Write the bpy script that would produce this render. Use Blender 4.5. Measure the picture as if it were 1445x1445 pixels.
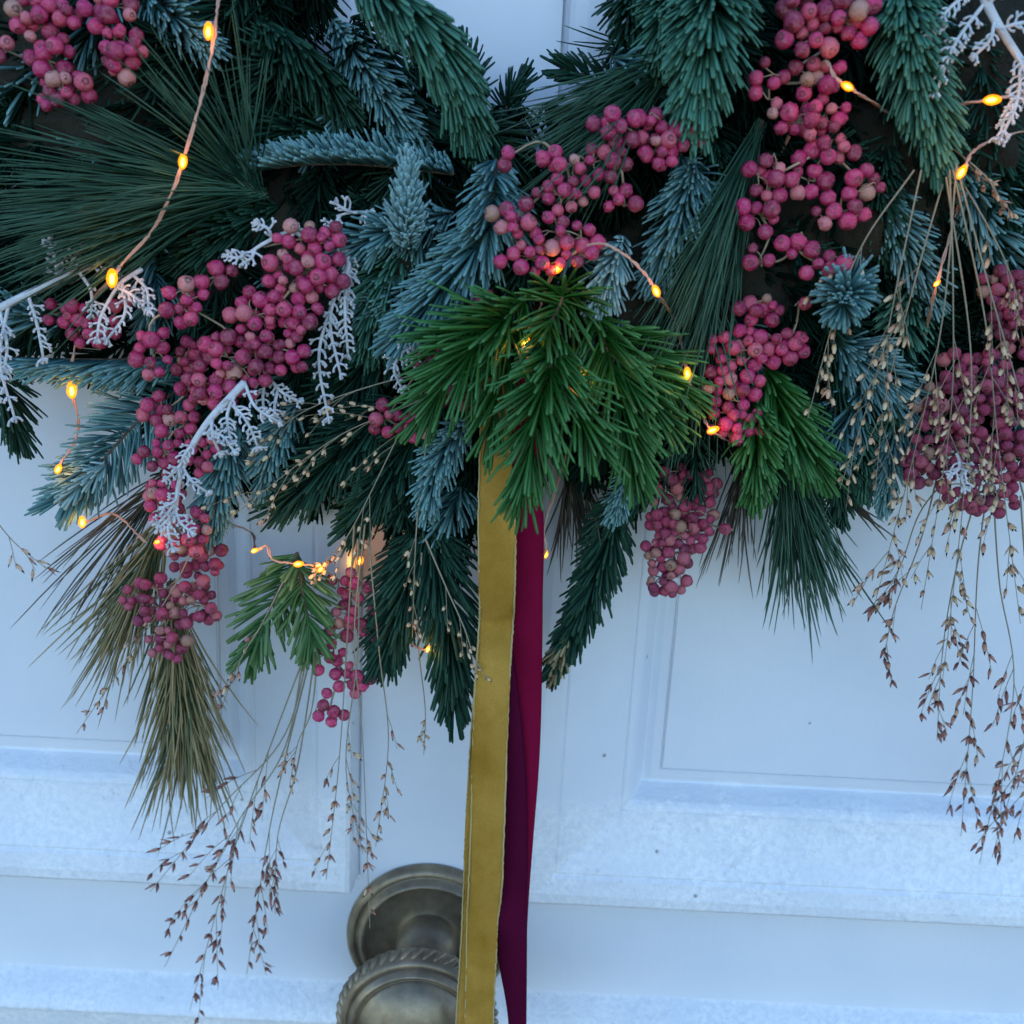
import bpy, math, random
import numpy as np
random.seed(7)
rng = np.random.default_rng(7)
for o in list(bpy.data.objects): bpy.data.objects.remove(o)
scene = bpy.context.scene
C = scene.collection
rad = math.radians

# ------------------------------------------------------------------ camera
PITCH, ROLL, FOC = rad(15.3), rad(2.9), 1445.0
CAM = np.array([0.0, -0.58, 1.4])
fw = np.array([0, math.cos(PITCH), -math.sin(PITCH)])
up0 = np.array([0, math.sin(PITCH), math.cos(PITCH)])
x0 = np.array([1.0, 0, 0])
RT = x0 * math.cos(ROLL) + up0 * math.sin(ROLL)
UP = up0 * math.cos(ROLL) - x0 * math.sin(ROLL)
from mathutils import Matrix, Vector, Quaternion
cam = bpy.data.cameras.new('camera')
cam.sensor_width = 36; cam.lens = 36 * FOC / 1445
cam.clip_start = 0.01; cam.clip_end = 200
camo = bpy.data.objects.new('camera', cam); C.objects.link(camo)
m = Matrix.Identity(4)
for i in range(3):
    m[i][0], m[i][1], m[i][2], m[i][3] = RT[i], UP[i], -fw[i], CAM[i]
camo.matrix_world = m
scene.camera = camo
cam.dof.use_dof = True; cam.dof.focus_distance = 0.50; cam.dof.aperture_fstop = 9.0

# ------------------------------------------------------------------ sky, sun, exposure
SUN_EL, SUN_ROT = 25.0, 5.0
world = bpy.data.worlds.new("World"); scene.world = world; world.use_nodes = True
nt = world.node_tree
bg = nt.nodes['Background']
sky = nt.nodes.new('ShaderNodeTexSky'); sky.sky_type = 'NISHITA'; sky.sun_disc = False
sky.sun_elevation = rad(SUN_EL); sky.sun_rotation = rad(SUN_ROT)
sky.ozone_density = 4.0; sky.air_density = 1.0; sky.dust_density = 0.5
nt.links.new(sky.outputs[0], bg.inputs[0]); bg.inputs[1].default_value = 0.12
sl = bpy.data.lights.new('sun', 'SUN'); sl.energy = 0.5; sl.angle = rad(30); sl.color = (1, 0.93, 0.84)
so = bpy.data.objects.new('sun', sl); C.objects.link(so)
az = rad(SUN_ROT)
sd = Vector((math.sin(az) * math.cos(rad(SUN_EL)), math.cos(az) * math.cos(rad(SUN_EL)), math.sin(rad(SUN_EL))))
so.rotation_euler = (-sd).to_track_quat('-Z', 'Y').to_euler()
scene.view_settings.view_transform = 'Standard'; scene.view_settings.look = 'None'
scene.view_settings.gamma = 1.0; scene.view_settings.exposure = 2.05
scene.render.engine = 'CYCLES'
scene.render.resolution_x = 1024; scene.render.resolution_y = 1024

# ------------------------------------------------------------------ helpers
def P(a, b, h=0.0):
    """the point h metres in front of the door that lies behind photo pixel (a, b)"""
    d = fw + RT * ((a - 722.5) / FOC) - UP * ((b - 722.5) / FOC)
    return CAM + d * ((-h - CAM[1]) / d[1])
def pxm(h): return 0.58 / FOC * (1 - h / 0.58) * 1.04
def nrm(v):
    v = np.asarray(v, float)
    return v / np.maximum(np.linalg.norm(v, axis=-1, keepdims=True), 1e-9)
def catmull(pts, n):
    pts = np.asarray(pts, float)
    if len(pts) == 2:
        t = np.linspace(0, 1, n)[:, None]; return pts[0] * (1 - t) + pts[1] * t
    p = np.vstack([2 * pts[0] - pts[1], pts, 2 * pts[-1] - pts[-2]])
    out = []
    for t in np.linspace(0, len(pts) - 1 - 1e-6, n):
        i = int(t); f = t - i; a, b, c, d = p[i], p[i+1], p[i+2], p[i+3]
        out.append(0.5 * ((2*b) + (c-a)*f + (2*a-5*b+4*c-d)*f*f + (3*b-a-3*c+d)*f**3))
    return np.array(out)

class MB:
    """collects tubes, needles and faces for ONE mesh"""
    def __init__(s): s.v = []; s.f = []; s.c = []; s.n = 0
    def add(s, v, f, c=None):
        v = np.asarray(v, float).reshape(-1, 3); f = np.asarray(f, int).reshape(-1, 3)
        s.v.append(v); s.f.append(f + s.n); s.n += len(v)
        s.c.append(np.zeros((len(v), 3)) if c is None else np.asarray(c, float).reshape(-1, 3))
    def tube(s, pts, r, sides=5, c=None, cap=True):
        pts = np.asarray(pts, float); k = len(pts)
        r = np.broadcast_to(np.asarray(r, float), (k,))
        t = nrm(np.gradient(pts, axis=0))
        ref = np.array([0, 1.0, 0]) if abs(t[0][1]) < .9 else np.array([1.0, 0, 0])
        a = nrm(np.cross(t, ref)); b = nrm(np.cross(t, a))
        an = np.linspace(0, 2*math.pi, sides, endpoint=False)
        V = pts[:, None] + r[:, None, None] * (a[:, None] * np.cos(an)[None, :, None] + b[:, None] * np.sin(an)[None, :, None])
        V = V.reshape(-1, 3); F = []
        for i in range(k - 1):
            for j in range(sides):
                q = i*sides + j; w = i*sides + (j+1) % sides
                F += [(q, w, w+sides), (q, w+sides, q+sides)]
        if cap:
            n0 = len(V); V = np.vstack([V, pts[0] - t[0]*r[0]*.5, pts[-1] + t[-1]*r[-1]*.7])
            for j in range(sides):
                F += [(n0, (j+1) % sides, j), (n0+1, (k-1)*sides + j, (k-1)*sides + (j+1) % sides)]
        cc = None
        if c is not None:
            cc = np.zeros((len(V), 3)); cc[:, 0] = c
            cc[:k*sides, 1] = np.repeat(np.linspace(0, 1, k), sides)
        s.add(V, F, cc)
    def needles(s, base, d, nr, L, W, curl, prof=((0, .55), (.3, .95), (.78, 1.0), (.965, .78)), flat=.45):
        """vectorised blades: base, direction, normal (N,3); length, width (N); curl (N,3) bend of the tip"""
        N = len(base)
        if N == 0: return
        d = nrm(d); side = nrm(np.cross(d, nr)); nn = nrm(np.cross(side, d))
        L = np.asarray(L)[:, None]; W = np.asarray(W)[:, None]; curl = np.asarray(curl)
        rings = []; cols = []
        rv = rng.random((N, 2))
        for t, w in prof:
            p = base + d*L*t + curl*L*t*t
            for a, b in ((-.5, -.1), (.5, -.1), (0, flat)):
                rings.append(p + side*W*w*a + nn*W*w*b)
                cols.append(np.stack([rv[:, 0], np.full(N, t), rv[:, 1]], 1))
        rings.append(base + d*L + curl*L); cols.append(np.stack([rv[:, 0], np.ones(N), rv[:, 1]], 1))
        V = np.stack(rings, 1); Cc = np.stack(cols, 1); K = V.shape[1]; R = len(prof)
        F = []
        for i in range(R - 1):
            for j in range(3):
                q = i*3+j; w = i*3+(j+1) % 3
                F += [(q, w, w+3), (q, w+3, q+3)]
        for j in range(3): F.append(((R-1)*3+j, (R-1)*3+(j+1) % 3, K-1))
        F = np.array(F)[None] + (np.arange(N)*K)[:, None, None]
        s.add(V, F, Cc)
    def build(s, name, mat, parent=None, kind=None, smooth=True, origin=None):
        v = np.vstack(s.v); f = np.vstack(s.f); c = np.vstack(s.c)
        og = np.zeros(3)
        if parent is not None: og = np.array(world_loc(parent))
        if origin is not None: og = np.asarray(origin)
        me = bpy.data.meshes.new(name)
        me.vertices.add(len(v)); me.vertices.foreach_set('co', (v - og).astype(np.float32).ravel())
        me.loops.add(len(f)*3); me.loops.foreach_set('vertex_index', f.astype(np.int32).ravel())
        me.polygons.add(len(f)); me.polygons.foreach_set('loop_start', np.arange(0, len(f)*3, 3, dtype=np.int32))
        me.polygons.foreach_set('loop_total', np.full(len(f), 3, dtype=np.int32))
        me.update(); me.validate()
        me.polygons.foreach_set('use_smooth', np.full(len(me.polygons), bool(smooth), dtype=bool))
        if len(me.vertices) == len(c):
            at = me.color_attributes.new('var', 'FLOAT_COLOR', 'POINT')
            at.data.foreach_set('color', np.hstack([c, np.ones((len(c), 1))]).astype(np.float32).ravel())
        me.materials.append(mat)
        o = bpy.data.objects.new(name, me); C.objects.link(o)
        if parent is not None: o.parent = parent
        elif origin is not None: o.location = og
        if kind: o['kind'] = kind
        return o
def world_loc(o):
    l = np.array(o.location)
    if o.parent: l = l + world_loc(o.parent)
    return l
def thing(name, label, cat, loc, group=None):
    o = bpy.data.objects.new(name, None); C.objects.link(o); o.location = loc
    o.empty_display_size = 0.01
    o['label'] = label; o['category'] = cat
    if group: o['group'] = group
    return o

# ------------------------------------------------------------------ materials
class NT:
    def __init__(s, name):
        s.m = bpy.data.materials.new(name); s.m.use_nodes = True; s.t = s.m.node_tree
        s.b = s.t.nodes['Principled BSDF']
    def n(s, ty, **k):
        o = s.t.nodes.new(ty)
        for a, b in k.items():
            if a.startswith('i_'):
                key = a[2:]; key = int(key) if key.isdigit() else key.replace('_', ' ')
                o.inputs[key].default_value = b
            else: setattr(o, a, b)
        return o
    def l(s, a, b): s.t.links.new(a, b)
    def noise(s, scale, detail=4, rough=.55, vec=None):
        o = s.n('ShaderNodeTexNoise'); o.inputs['Scale'].default_value = scale
        o.inputs['Detail'].default_value = detail; o.inputs['Roughness'].default_value = rough
        if vec is not None: s.l(vec, o.inputs['Vector'])
        return o.outputs['Fac']
    def obj(s): return s.n('ShaderNodeTexCoord').outputs['Object']
    def pos(s): return s.n('ShaderNodeNewGeometry').outputs['Position']
    def ramp(s, fac, stops, interp='LINEAR'):
        r = s.n('ShaderNodeValToRGB'); r.color_ramp.interpolation = interp
        e = r.color_ramp.elements
        while len(e) < len(stops): e.new(0.5)
        for q, (p, c) in zip(e, stops): q.position = p; q.color = (*c, 1) if len(c) == 3 else c
        s.l(fac, r.inputs[0]); return r.outputs[0]
    def mix(s, f, a, b, mode='MIX'):
        o = s.n('ShaderNodeMix', data_type='RGBA', blend_type=mode)
        for k, v in ((0, f), (6, a), (7, b)):
            if isinstance(v, (float, int)): o.inputs[k].default_value = v
            elif isinstance(v, tuple): o.inputs[k].default_value = (*v, 1)
            else: s.l(v, o.inputs[k])
        return o.outputs[2]
    def math(s, op, a, b=0.0, clamp=False):
        o = s.n('ShaderNodeMath', operation=op, use_clamp=clamp)
        for k, v in ((0, a), (1, b)):
            if isinstance(v, (float, int)): o.inputs[k].default_value = v
            else: s.l(v, o.inputs[k])
        return o.outputs[0]
    def bump(s, h, strength, dist):
        b = s.n('ShaderNodeBump'); b.inputs['Strength'].default_value = strength
        b.inputs['Distance'].default_value = dist; s.l(h, b.inputs['Height'])
        s.l(b.outputs[0], s.b.inputs['Normal'])
    def color(s, c):
        if isinstance(c, tuple): s.b.inputs['Base Color'].default_value = (*c, 1)
        else: s.l(c, s.b.inputs['Base Color'])
    def set(s, **k):
        for a, v in k.items():
            i = s.b.inputs[a.replace('_', ' ')]
            if isinstance(v, (int, float, tuple)): i.default_value = v
            else: s.l(v, i)
    def var(s):
        a = s.n('ShaderNodeAttribute', attribute_name='var'); sp = s.n('ShaderNodeSeparateColor')
        s.l(a.outputs['Color'], sp.inputs[0]); return sp.outputs

def paint(name, grit):
    t = NT(name); p = t.pos()
    big = t.noise(9, 5, .6, p); fine = t.noise(160, 5, .65, p)
    base = t.ramp(big, [(.3, (.62, .67, .73)), (.7, (.70, .73, .77))])
    low = t.noise(420, 3, .7, p)
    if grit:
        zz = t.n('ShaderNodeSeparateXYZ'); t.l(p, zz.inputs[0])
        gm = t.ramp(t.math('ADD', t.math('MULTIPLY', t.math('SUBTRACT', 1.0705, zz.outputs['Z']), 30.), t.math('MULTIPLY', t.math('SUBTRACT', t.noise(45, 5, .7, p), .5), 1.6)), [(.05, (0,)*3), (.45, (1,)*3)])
    # dirt specks and mildew dots
    vo = t.n('ShaderNodeTexVoronoi'); vo.inputs['Scale'].default_value = 55; t.l(p, vo.inputs['Vector'])
    sp = t.math('LESS_THAN', vo.outputs['Distance'], .07 if grit else .045)
    pat = t.math('GREATER_THAN', t.noise(14, 2, .5, p), .55 if grit else .60)
    mk = t.math('MULTIPLY', sp, pat)
    mpb = t.n('ShaderNodeMapping'); mpb.inputs['Scale'].default_value = (6, 6, 160) if grit else (150, 150, 5); t.l(p, mpb.inputs[0]); brush = t.noise(1.0, 4, .7, mpb.outputs[0])
    if grit:
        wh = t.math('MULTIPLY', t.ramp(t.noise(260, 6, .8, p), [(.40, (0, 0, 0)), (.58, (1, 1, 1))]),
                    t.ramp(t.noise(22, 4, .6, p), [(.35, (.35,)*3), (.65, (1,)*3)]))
        base = t.mix(t.math('MULTIPLY', t.math('MULTIPLY', wh, gm), .75), base, (.90, .91, .90))  # frosty wear; also puts the brightness of the upward slope into the colour
        gr = t.ramp(t.noise(120, 6, .8, p), [(.60, (0, 0, 0)), (.70, (.5, .5, .5))])
        base = t.mix(t.math('MULTIPLY', gr, gm), base, (.40, .43, .44))
        st = t.ramp(t.noise(75, 7, .85, p), [(.60, (0, 0, 0)), (.66, (.7, .7, .7))])
        base = t.mix(t.math('MULTIPLY', st, gm), base, (.46, .47, .45))
    base = t.mix(t.math('MULTIPLY', mk, .75), base, (.16, .17, .16))
    t.color(base); t.set(Roughness=.55 if grit else .42)
    t.bump(t.math('MULTIPLY', t.math('ADD', t.math('MULTIPLY', fine, .8), low), t.math('ADD', t.math('MULTIPLY', gm, .9), .1)) if grit else t.math('ADD', t.math('ADD', fine, t.math('MULTIPLY', brush, 1.3)), t.math('MULTIPLY', big, 2.)),
           (.6 if grit else .22), (.0012 if grit else .0006))
    return t.m
M = {}
M['paint'] = paint('white_door_paint', False)
M['gritty'] = paint('weathered_brightened_paint', True)

def needle_mat(name, cols, tipc=None, rough=.45, transl=.0, spec=.13):
    t = NT(name); v = t.var(); r = t.ramp(v[0], [(i/(len(cols)-1), c) for i, c in enumerate(cols)])
    n = t.noise(60, 3, .5, t.pos())
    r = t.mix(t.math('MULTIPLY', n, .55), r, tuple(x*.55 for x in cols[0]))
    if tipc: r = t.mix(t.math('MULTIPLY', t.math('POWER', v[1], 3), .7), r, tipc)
    t.color(r); t.set(Roughness=rough, Specular_IOR_Level=spec)
    return t.m
M['blue'] = needle_mat('blue_noble_fir', [(.014, .060, .068), (.048, .160, .172), (.15, .34, .35)], (.22, .42, .42), .42)
M['silverblue'] = needle_mat('pale_blue_fir', [(.09, .22, .24), (.18, .36, .38), (.30, .50, .50)], (.30, .48, .48), .5)
M['teal'] = needle_mat('blue_green_fir', [(.009, .052, .038), (.026, .12, .085), (.070, .23, .165)], (.11, .29, .20), .45)
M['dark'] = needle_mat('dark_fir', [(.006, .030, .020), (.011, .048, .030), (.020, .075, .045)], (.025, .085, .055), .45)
M['deep'] = needle_mat('shaded_fir', [(.003, .014, .009), (.006, .024, .016), (.011, .036, .024)], None, .7, spec=.03)  # near-black needles: the shade deep in the wreath is put into the colour
M['green'] = needle_mat('glossy_green_fir', [(.006, .046, .004), (.014, .10, .012), (.040, .165, .030)], (.08, .24, .08), .38, spec=.22)
M['light'] = needle_mat('light_green_fir', [(.03, .11, .03), (.05, .16, .05), (.12, .24, .12)], (.16, .25, .10), .4)
M['pine'] = needle_mat('long_pine', [(.010, .045, .028), (.028, .10, .062), (.075, .19, .12)], (.08, .16, .10), .4)
M['deadpine'] = needle_mat('dry_pine', [(.03, .10, .05), (.18, .18, .08), (.36, .28, .13), (.50, .39, .22)], (.46, .36, .20), .55)
M['brownpine'] = needle_mat('mixed_dry_pine', [(.02, .05, .035), (.09, .08, .055), (.17, .13, .10)], (.16, .12, .09), .55)
def simple(name, c1, c2, scale, rough=.7, metal=0.0, bump=0.0, bscale=200, bd=.0005, **k):
    t = NT(name); p = t.pos(); t.color(t.mix(t.noise(scale, 4, .6, p), c1, c2))
    t.set(Roughness=rough, Metallic=metal, **k)
    if bump: t.bump(t.noise(bscale, 5, .6, p), bump, bd)
    return t.m
M['bark'] = simple('twig_bark', (.05, .035, .02), (.13, .09, .06), 90, .8, bump=.5)
M['moss'] = simple('darkened_moss', (.004, .007, .004), (.028, .024, .012), 45, .95, bump=1, bscale=130, bd=.004)  # moss darkened almost to black; shade in the wreath gaps painted in
M['straw'] = simple('berry_stalk', (.30, .20, .12), (.46, .36, .24), 60, .7)
M['frost'] = simple('silver_white_felt', (.34, .36, .38), (.84, .85, .87), 160, .9, bump=.9, bscale=600, bd=.001)
M['stem'] = simple('dry_grass_stem', (.22, .20, .13), (.36, .30, .20), 50, .7)
M['copper'] = simple('copper_wire', (.50, .27, .19), (.62, .36, .26), 120, .45)
t = NT('grass_seed'); v = t.var()
t.color(t.ramp(v[0], [(0, (.20, .08, .07)), (.3, (.38, .17, .13)), (.6, (.52, .32, .20)), (1, (.60, .46, .28))])); t.set(Roughness=.6); M['seed'] = t.m

def berry_mat(name, stops, dusty):
    t = NT(name); oi = t.n('ShaderNodeObjectInfo'); oc = t.obj()
    rnd = oi.outputs['Random']
    base = t.ramp(rnd, stops)
    add = t.n('ShaderNodeVectorMath', operation='ADD'); t.l(oc, add.inputs[0])
    sc = t.n('ShaderNodeVectorMath', operation='SCALE'); t.l(oi.outputs['Location'], sc.inputs[0]); sc.inputs['Scale'].default_value = 700
    t.l(sc.outputs[0], add.inputs[1]); vec = add.outputs[0]
    mot = t.noise(1.3, 5, .65, vec)
    base = t.mix(t.ramp(mot, [(.38, (0, 0, 0)), (.80, (.5, .5, .5))]), base, (.62, .25, .26) if not dusty else (.44, .20, .24))
    base = t.mix(t.ramp(t.noise(6, 4, .7, vec), [(.55, (0, 0, 0)), (.75, (.5, .5, .5))]), base, (.16, .02, .05))
    se = t.n('ShaderNodeSeparateXYZ'); t.l(oc, se.inputs[0])
    dot = t.ramp(se.outputs['Z'], [(.86, (0, 0, 0)), (.93, (1, 1, 1))])
    base = t.mix(dot, base, (.10, .035, .03))
    t.color(base); t.set(Roughness=.20 if not dusty else .42, Specular_IOR_Level=.55 if not dusty else .35, Subsurface_Weight=.08)
    t.b.inputs['Subsurface Radius'].default_value = (.8, .2, .2); t.b.inputs['Subsurface Scale'].default_value = .15
    t.bump(t.noise(3.5, 4, .6, vec), .35, .12)
    return t.m
M['berry'] = berry_mat('pink_berry_skin', [(0, (.20, .003, .040)), (.22, (.36, .005, .075)), (.5, (.55, .012, .13)), (.78, (.66, .035, .14)), (.92, (.64, .12, .16)), (.975, (.64, .28, .24)), (1, (.40, .22, .13))], False)
M['dusky'] = berry_mat('dusky_berry_skin', [(0, (.12, .004, .03)), (.4, (.30, .014, .07)), (.75, (.42, .045, .10)), (.92, (.46, .14, .13)), (1, (.34, .20, .12))], True)

t = NT('aged_brass'); p = t.pos()
t.color(t.ramp(t.noise(35, 6, .65, p), [(.3, (.12, .10, .07)), (.52, (.25, .20, .135)), (.75, (.44, .36, .23))]))
t.set(Metallic=.7, Roughness=t.ramp(t.noise(60, 4, .6, p), [(.3, (.36,)*3), (.7, (.60,)*3)])); t.bump(t.noise(180, 4, .6, p), .2, .0005); M['brass'] = t.m

def velvet(name, c1, c2, sheen):
    t = NT(name); p = t.pos(); wv = t.n('ShaderNodeTexWave'); wv.inputs['Scale'].default_value = 900
    wv.bands_direction = 'Z'; t.l(p, wv.inputs['Vector'])
    mp = t.n('ShaderNodeMapping'); mp.inputs['Scale'].default_value = (26, 26, 20); t.l(p, mp.inputs[0])
    nap = t.mix(t.ramp(t.noise(1.0, 5, .65, mp.outputs[0]), [(.32, (0,)*3), (.72, (1,)*3)]), c1, c2)
    t.color(t.mix(t.math('MULTIPLY', t.noise(1300, 2, .7, p), .6), nap, tuple(x*.55 for x in c1))); t.set(Roughness=.85, Sheen_Weight=sheen, Sheen_Roughness=.35, Specular_IOR_Level=.1)
    t.b.inputs['Sheen Tint'].default_value = (*c2, 1)
    t.bump(t.math('ADD', t.noise(1500, 2, .6, p), t.math('MULTIPLY', wv.outputs[0], .4)), .5, .0004); return t.m
M['gold'] = velvet('olive_gold_velvet', (.33, .170, .018), (.64, .375, .080), .6)
M['goldback'] = velvet('gold_ribbon_selvedge', (.48, .37, .15), (.60, .48, .24), .2)
M['wine'] = velvet('burgundy_satin', (.19, .002, .030), (.27, .004, .044), .12)
M['wine2'] = velvet('burgundy_velvet', (.075, .001, .022), (.10, .002, .032), .06)
def glow(name, c, s, tr):
    t = NT(name); e = t.n('ShaderNodeEmission'); e.inputs[0].default_value = (*c, 1); e.inputs[1].default_value = s
    tb = t.n('ShaderNodeBsdfTransparent'); mx = t.n('ShaderNodeMixShader'); mx.inputs[0].default_value = 1-tr
    t.l(tb.outputs[0], mx.inputs[1]); t.l(e.outputs[0], mx.inputs[2]); t.l(mx.outputs[0], t.t.nodes['Material Output'].inputs[0]); return t.m
M['lens'] = glow('amber_bulb', (1, .24, .006), .75, .30)
M['chip'] = glow('lit_led', (1, .34, .02), 26.0, 0)

# ------------------------------------------------------------------ the door
XL, XR, ZB = -0.1768, 0.1030, 1.0788      # panel edges
W = 0.0895
door = thing('front_door', 'white painted panelled front door with weathered mouldings behind the wreath', 'door', (0, 0, 0.9))
def box(name, x_0, x_1, z_0, z_1, y_0, y_1, mat, parent):
    b = MB(); v = [(x, y, z) for x in (x_0, x_1) for y in (y_0, y_1) for z in (z_0, z_1)]
    q = [(0,1,3,2), (4,6,7,5), (0,4,5,1), (2,3,7,6), (0,2,6,4), (1,5,7,3)]
    f = [];
    for a, bb, c, d in q: f += [(a, bb, c), (a, c, d)]
    b.add(v, f); return b.build(name, mat, parent, smooth=False)
XO0, XO1, ZT, ZT2 = -0.62, 0.62, 1.86, 1.95
LEDZ = 0.909
box('stile', XL + W + .0004, XR - W - .0004, ZB - W - .0009, ZT2, 0, .04, M['paint'], door)
box('lock_rail', XO0, XO1, LEDZ - .0002, ZB - W - .0009, .0, .0405, M['paint'], door)
box('panel', XO0, XL, ZB, ZT, .0015, .03, M['paint'], door)
box('panel', XR, XO1, ZB, ZT, .0015, .03, M['paint'], door)
# moulding profile: distance from panel edge outward, height above the rail
prof = [(.0001, -.0044), (.0009, -.0046), (.0016, -.0030), (.0070, -.0044), (.0112, -.0068), (.0122, -.0062), (.0150, -.0010), (.0190, .0060), (.0215, .0082), (.0238, .0090), (.0248, .0091), (.0254, .0086),
        (.0260, .0093), (.0330, .0104), (.052, .0162), (.0635, .0212), (.0650, .0206), (.0672, .0226), (.0775, .0240), (.0840, .0236), (.0865, .0215), (.0876, .0150), (.0884, .0012), (.0889, -.0018), (W + .0005, -.003)]
def moulding(kind, sgn, xe):
    """kind 'v' vertical beside panel edge xe going outward sgn; 'h' horizontal below the panels from xe (inner) outward -sgn"""
    b = MB(); K = len(prof); n = 60
    for a in range(K - 1):
        pass
    V = []; F = []
    for j in range(n):
        u = j/(n-1)
        for (s, h) in prof:
            wob = .00012*math.sin(u*37 + s*50)
            if kind == 'v':
                z0 = ZB - s; z = z0 + (ZT - z0)*u
                V.append((xe + sgn*s, -h + wob, z))
            else:
                xs = xe + sgn*s; x = xs + (-sgn*0.5)*u if False else xs + ((XO1 if sgn < 0 else XO0) - xs)*u
                V.append((x, -h + wob, ZB - s))
    for j in range(n-1):
        for i in range(K-1):
            q = j*K + i
            F += [(q, q+1, q+K+1), (q, q+K+1, q+K)]
    V = np.array(V); 
    b.add(V, F)
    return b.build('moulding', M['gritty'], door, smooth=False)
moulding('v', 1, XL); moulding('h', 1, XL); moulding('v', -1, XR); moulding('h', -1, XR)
# weather ledge low on the door
b = MB(); lp = [(0, 0), (.0005, .0002), (.002, .0022), (.010, .0120), (.0165, .0185), (.0195, .0190), (.0207, .0165), (.0215, .0030), (.0240, .0010), (.0260, .0010), (.16, .0010), (.16, -.03)]
V = [(x, -h, LEDZ - s) for x in np.linspace(XO0, XO1, 40) for s, h in lp]; K = len(lp)
F = []
for j in range(39):
    for i in range(K-1):
        q = j*K+i; F += [(q, q+1, q+K+1), (q, q+K+1, q+K)]
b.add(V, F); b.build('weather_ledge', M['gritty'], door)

# ------------------------------------------------------------------ door knob
kc = P(604, 1326, 0.006); kx, kz = kc[0], kc[2]
knob = thing('door_knob', 'large aged brass door knob on a stepped round rose, behind the ribbons', 'door knob', (kx, 0, kz))
def lathe(name, pr, segs=72, rope=None):
    b = MB(); V = []; F = []; K = len(pr)
    for j in range(segs):
        a = 2*math.pi*j/segs
        for i, (r, h) in enumerate(pr):
            V.append((kx + r*math.cos(a), -h, kz + r*math.sin(a)))
    for j in range(segs):
        for i in range(K-1):
            q = j*K+i; w = ((j+1) % segs)*K+i
            F += [(q, w, w+1), (q, w+1, q+1)]
    b.add(V, F); o = b.build(name, M['brass'], knob); return o
def smoothp(pr, n):
    return [tuple(x) for x in catmull([(a, b_, 0) for a, b_ in pr], n)[:, :2]]
lathe('rose', smoothp([(.0535, 0), (.0540, .004), (.0520, .0075), (.0490, .0085), (.0475, .0070), (.0460, .0085), (.0435, .0115), (.0415, .0110), (.0400, .0088), (.0330, .0068), (.024, .0062), (.0195, .0070), (.016, .0080)], 60))
lathe('neck', smoothp([(.0200, .006), (.0205, .012), (.0190, .018), (.0150, .024), (.0130, .032), (.0135, .050), (.019, .060), (.030, .066)], 30))
lathe('grip', smoothp([(.016, .058), (.036, .064), (.0440, .070), (.0465, .074), (.0440, .0815), (.0415, .0830), (.0405, .0818), (.0395, .0840), (.0375, .0868), (.0355, .0862), (.0345, .0850), (.0330, .0875), (.028, .0925), (.018, .0975), (.008, .0992), (.0002, .0995)], 70))
b = MB()    # rope edge: short slanting ribs round the rim
for i in range(44):
    a = 2*math.pi*i/44
    pts = []
    for k in range(5):
        f = k/4 - .5; aa = a + f*.16; rr = .0462 - abs(f)*.0030
        pts.append((kx + rr*math.cos(aa), -(.0755 + f*.0085), kz + rr*math.sin(aa)))
    b.tube(pts, [.0009, .0019, .0022, .0019, .0009], 6)
b.build('rope_edge', M['brass'], knob)

# ------------------------------------------------------------------ ribbons
def ribbon(name, left, right, mat, parent, edge=None, bulge=.0015, n=90):
    """left, right: lists of (px, py, h); a woven strip about 1 mm thick between them"""
    l = catmull([P(*q) for q in left], n); r = catmull([P(*q) for q in right], n)
    K = 9; V = []; F = []
    for side in (0, 1):
        for i in range(n):
            for k in range(K):
                f = k/(K-1); p = l[i]*(1-f) + r[i]*f
                y = -math.sin(math.pi*f)*bulge + .0006*math.sin(i*.21 + 2*f) + (.0009 if side else 0)
                V.append(p + np.array([0, y, 0]))
    def q(s, i, k): return s*n*K + i*K + k
    for i in range(n-1):
        for k in range(K-1):
            F += [(q(0,i,k), q(0,i,k+1), q(0,i+1,k+1)), (q(0,i,k), q(0,i+1,k+1), q(0,i+1,k))]
            F += [(q(1,i,k), q(1,i+1,k+1), q(1,i,k+1)), (q(1,i,k), q(1,i+1,k), q(1,i+1,k+1))]
        for k in (0, K-1):
            F += [(q(0,i,k), q(0,i+1,k), q(1,i+1,k)), (q(0,i,k), q(1,i+1,k), q(1,i,k))]
    b = MB(); b.add(V, F); o = b.build(name, mat, parent)
    if edge:
        e = MB()
        for c, sg in ((l, 1), (r, -1)):
            c2 = catmull(c, n*3); jit = rng.normal(0, .00012, c2.shape)
            e.tube(c2 + jit + np.array([sg*.0004, -.0002, 0]), .0005, 5)
        e.build('selvedge', edge, o)
    return o
hr = .118
rb = thing('gold_ribbon', 'olive gold velvet ribbon with two tails hanging from the wreath centre', 'ribbon', P(700, 420, .10))
ribbon('ribbon_tail', [(680, 420, .07), (677, 600, .100), (674, 735, hr), (676, 845, hr), (675, 880, hr-.005), (672, 925, hr), (668, 1000, hr), (664, 1150, hr), (660, 1255, hr), (658, 1300, hr-.005), (656, 1420, hr), (652, 1560, hr)],
       [(712, 420, .07), (718, 600, .100), (728, 735, hr), (727, 845, hr), (725, 880, hr-.007), (722, 925, hr), (718, 1000, hr), (713, 1150, hr+.002), (709, 1255, hr), (703, 1300, hr-.006), (701, 1350, hr), (697, 1440, hr), (694, 1560, hr)], M['gold'], rb, M['goldback'])
t2 = ribbon('ribbon_tail', [(686, 460, .085), (684, 735, .108), (674, 900, .111), (664, 1030, .112), (657, 1150, .112), (651, 1300, .112), (643, 1440, .112), (639, 1560, .112)],
       [(716, 460, .085), (722, 735, .108), (716, 900, .111), (706, 1030, .112), (700, 1150, .112), (690, 1300, .112), (683, 1440, .112), (679, 1560, .112)], M['gold'], rb, M['goldback'])
t2['label'] = 'rear gold tail showing as a strip along the left edge'
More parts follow.
